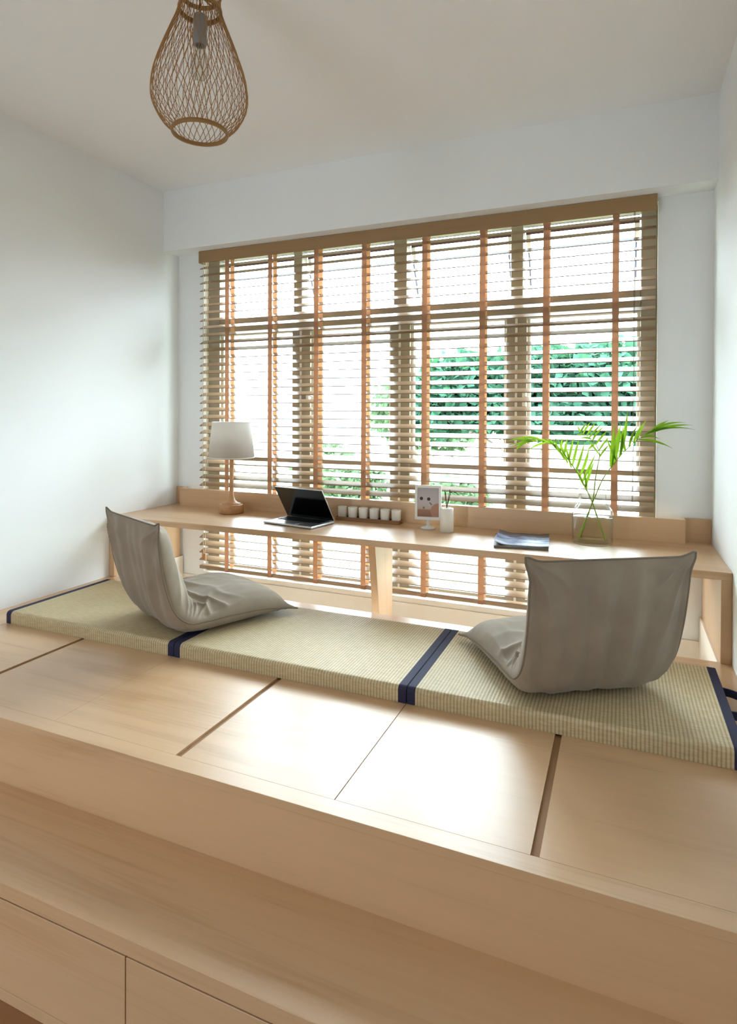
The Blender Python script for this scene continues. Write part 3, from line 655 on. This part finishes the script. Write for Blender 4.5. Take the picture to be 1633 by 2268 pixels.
def leaflet(parent, b, t, wd, rnd):
    b, t = Vector(b), Vector(t); d = t-b; L = d.length; ax = d.normalized()
    sd = ax.cross(Vector((rnd.uniform(-0.5, 0.5), -1, rnd.uniform(-0.2, 0.6)))).normalized(); nr = sd.cross(ax).normalized()
    bow = nr*L*rnd.uniform(-0.10, 0.10)+Vector((0, 0, 1))*L*0.10*(1-abs(ax.z)); n = 10; A = []
    bm = bmesh.new(); roll_ = rnd.uniform(-0.5, 0.5)
    for i in range(n+1):
        u = i/n; h = wd*0.5*(max(0.0, math.sin(PI*min(1, u*0.9+0.1)))**0.7)*(1-u**3)+0.0004
        c = b+d*u+bow*4*u*(1-u); s2 = sd*math.cos(roll_*u)+nr*math.sin(roll_*u)
        A.append([bm.verts.new(p) for p in (c-s2*h+nr*h*0.35, c, c+s2*h+nr*h*0.35)])
    for P_, Q_ in zip(A, A[1:]):
        for k in range(2): bm.faces.new((P_[k], P_[k+1], Q_[k+1], Q_[k]))
    link('leaflet', bm, 'palm_leaf', parent, smooth=True)
for fi, (lab, bot, path, lvs) in enumerate(FRONDS):
    rnd = random.Random(30+fi); root = (VX+bot[0], VY+bot[1], DZ+0.02)
    t = thing('palm_frond', lab, 'palm frond', root, 0, 'palm fronds in the vase')
    P_ = spline([root, tuple(0.5*(root[k]+path[0][k]) for k in range(3))]+path, 60)
    bm = bmesh.new(); tube(bm, P_, [0.0034*(1-0.75*i/59) for i in range(60)], 7); link('stem', bm, 'palm_stem', t, smooth=True)
    for b, tp, wd in lvs: leaflet(t, b, tp, wd, rnd)

# ------------------------------------------------------------------ woven pendant lamp
def pendant():
    x, y = 1.445, -1.60; t = thing('pendant_lamp', 'pear-shaped woven rattan pendant lamp under the ceiling', 'pendant lamp', (x, y, 1.743))
    prof = [(0.0795, 1.755), (0.112, 1.785), (0.136, 1.830), (0.1405, 1.865), (0.134, 1.915), (0.115, 1.975), (0.092, 2.035), (0.072, 2.085), (0.0605, 2.125), (0.0585, 2.165)]
    ps = spline([(r, 0, z_) for r, z_ in prof], 40)
    bm = bmesh.new()
    NST = 42
    for dirn in (-1, 1):
        for k in range(NST):
            a0 = 2*PI*(k+0.25*dirn)/NST+random.uniform(-0.02, 0.02); tw = dirn*(1.05+random.uniform(-0.06, 0.06)); off = 0.0012*dirn
            pts = []
            for i, p in enumerate(ps):
                u = i/39; a = a0+tw*u
                pts.append((x+(p.x+off)*math.cos(a), y+(p.x+off)*math.sin(a), p.z))
            tube(bm, pts, 0.0010, 4, False)
    link('woven_shade', bm, 'rattan', t, smooth=True)
    def band(name, r, z0, z1, th):
        bm = bmesh.new(); lathe(bm, [(r, z0), (r+0.002, (z0+z1)/2), (r, z1), (r-th, z1), (r-th, z0), (r, z0)], x, y, 56, False, False)
        bmesh.ops.remove_doubles(bm, verts=bm.verts, dist=1e-6); link(name, bm, 'rattan_ring', t, smooth=False)
    band('bottom_ring', 0.083, 1.746, 1.757, 0.006)
    band('neck_ring', 0.0635, 2.112, 2.126, 0.005)
    band('top_ring', 0.0615, 2.158, 2.170, 0.005)
    bm = bmesh.new(); tube(bm, [(x-0.057, y, 2.164), (x+0.057, y, 2.164)], 0.003, 6); tube(bm, [(x, y-0.057, 2.164), (x, y+0.057, 2.164)], 0.003, 6); link('cross_bar', bm, 'rattan_ring', t)
    bm = bmesh.new(); lathe(bm, [(0.006, 2.108), (0.019, 2.102), (0.0205, 2.09), (0.0205, 2.018), (0.0175, 2.012)], x, y, 28); link('socket', bm, 'socket_grey', t, smooth=True, bevel=0.001)
    bm = bmesh.new(); lathe(bm, [(0.0135, 2.012), (0.0150, 1.998), (0.025, 1.975), (0.029, 1.952), (0.025, 1.928), (0.014, 1.912), (0.001, 1.908)], x, y, 28, True, False); link('bulb', bm, 'bulb_glass', t, smooth=True)
    bm = bmesh.new(); tube(bm, [(x, y, 2.106), (x, y, 2.262)], 0.0032, 8); link('flex', bm, 'gap_brown', t)
    bm = bmesh.new(); lathe(bm, [(0.012, 2.258), (0.045, 2.262), (0.05, 2.27), (0.05, 2.2798)], x, y, 36); link('ceiling_rose', bm, 'white_plastic', t, smooth=True)
pendant()

# ------------------------------------------------------------------ outside
def ground():
    m = mat('lawn', srgb(170, 185, 140), 0.9, 0.1); q = NB(m)
    nz = q.n('ShaderNodeTexNoise', Scale=0.9, Detail=6.0); q.l(q.coords((1, 1, 1)), nz.inputs['Vector'])
    q.l(q.ramp(nz.outputs[0], [(0.35, srgb(96, 120, 76)), (0.55, srgb(140, 146, 122)), (0.7, srgb(170, 168, 158))]), q.b.inputs['Base Color'])
    o = box('ground', -40, 40, 0.4, 60, -1.2, -1.0, 'lawn'); o['kind'] = 'structure'; o['label'] = 'pale lawn and paving outside the window'
ground()
def leaf_cloud(bm, blobs, n, size, rnd):
    tot = sum(b[3]*b[4]*b[5] for b in blobs)
    for cx_, cy_, cz_, rx, ry, rz in blobs:
        for _ in range(int(n*rx*ry*rz/tot)):
            while True:
                v = Vector((rnd.uniform(-1, 1), rnd.uniform(-1, 1), rnd.uniform(-1, 1)))
                if v.length < 1 and v.length > 0.25: break
            p = Vector((cx_+v.x*rx, cy_+v.y*ry, cz_+v.z*rz))
            d = Vector((rnd.gauss(0, 1), rnd.gauss(0, 1), rnd.gauss(-0.4, 0.6))).normalized(); s_ = d.orthogonal().normalized()
            s_.rotate(Matrix.Rotation(rnd.uniform(0, 6.28), 3, d)); L = size*rnd.uniform(0.7, 1.3); w_ = L*0.34
            a, b, c, e = (bm.verts.new(q_) for q_ in (p, p+d*L*0.5+s_*w_, p+d*L, p+d*L*0.5-s_*w_))
            bm.faces.new((a, b, c, e))
def tree(label, base, trunk_r, limbs, blobs, n, size, leafmat, seed, name='garden_tree'):
    rnd = random.Random(seed); t = thing(name, label, 'tree', base)
    bm = bmesh.new()
    for L_ in limbs: tube(bm, spline(L_[0], 12), [L_[1]*(1-0.7*i/11) for i in range(12)], 8)
    link('trunk', bm, 'bark', t, smooth=True)
    bm = bmesh.new(); leaf_cloud(bm, blobs, n, size, rnd); link('foliage', bm, leafmat, t, kind='stuff')
# tree right of centre: its crown fills the right-hand bays
tree('dense green tree outside the right half of the window', (1.55, 4.3, -1.0), 0.1,
     [([(1.75, 4.3, -1.0), (1.7, 4.25, 0.1), (1.95, 4.2, 0.8), (2.2, 4.2, 1.35)], 0.09), ([(1.7, 4.25, 0.1), (1.2, 4.1, 0.55), (0.7, 4.0, 0.85), (0.3, 4.0, 1.1)], 0.05), ([(1.75, 4.25, 0.3), (1.4, 4.0, 0.8), (1.1, 4.0, 1.3)], 0.045), ([(1.9, 4.2, 0.7), (2.5, 4.1, 0.85), (3.0, 4.1, 1.2)], 0.045)],
     [(0.9, 4.3, 1.25, 0.75, 0.6, 0.46), (1.7, 4.4, 1.35, 0.8, 0.6, 0.42), (2.5, 4.3, 1.35, 0.7, 0.6, 0.42), (0.5, 4.2, 0.95, 0.45, 0.5, 0.32), (1.3, 4.2, 0.95, 0.55, 0.5, 0.30), (2.15, 4.2, 0.90, 0.75, 0.45, 0.30), (2.9, 4.2, 0.95, 0.5, 0.45, 0.32)], 16500, 0.12, 'tree_leaf', 11)
tree('pale small tree outside the middle of the window', (-1.1, 8.0, -1.0), 0.08,
     [([(-1.1, 8.0, -1.0), (-1.05, 8.0, 0.2), (-1.2, 8.0, 1.0)], 0.08)],
     [(-1.1, 8.0, 1.0, 0.9, 0.7, 0.7), (-0.5, 8.1, 0.6, 0.6, 0.6, 0.4)], 4000, 0.14, 'shrub_leaf', 12)
def shrub(label, c, r, n, seed):
    t = thing('garden_shrub', label, 'shrub', (c[0], c[1], -1.0))
    bm = bmesh.new(); tube(bm, [(c[0], c[1], -1.0), (c[0]+0.03, c[1], -0.6), (c[0], c[1], c[2])], [0.03, 0.025, 0.01], 7); link('stem', bm, 'bark', t)
    bm = bmesh.new(); leaf_cloud(bm, [(c[0], c[1], c[2], r, r*0.8, r*0.7)], n, 0.12, random.Random(seed)); link('foliage', bm, 'shrub_leaf', t, kind='stuff')
shrub('low round shrub outside, far left', (-3.6, 9.0, -0.2), 0.8, 2200, 21)
shrub('low round shrub outside, behind the laptop', (-2.0, 7.0, -0.3), 0.7, 2000, 22)
shrub('low round shrub outside, behind the picture frame', (0.2, 6.0, -0.45), 0.6, 1800, 23)
def building(label, x0, x1, y0, y1, z1, cols, rows):
    t = thing('distant_building', label, 'building', ((x0+x1)/2, y0, -1.0))
    box('wall', x0, x1, y0, y1, -1.0, z1, 'stucco', t)
    for i in range(cols):
        for j in range(rows):
            a = x0+(x1-x0)*(i+0.25)/cols; b = x0+(x1-x0)*(i+0.75)/cols; c0 = -0.4+(z1+1.0)*(j+0.1)/rows
            box('window', a, b, y0-0.05, y0, c0, c0+(z1+1.0)/rows*0.5, 'far_glass', t)
building('pale low building across the garden', -14, -5.5, 24, 30, 3.4, 6, 2)
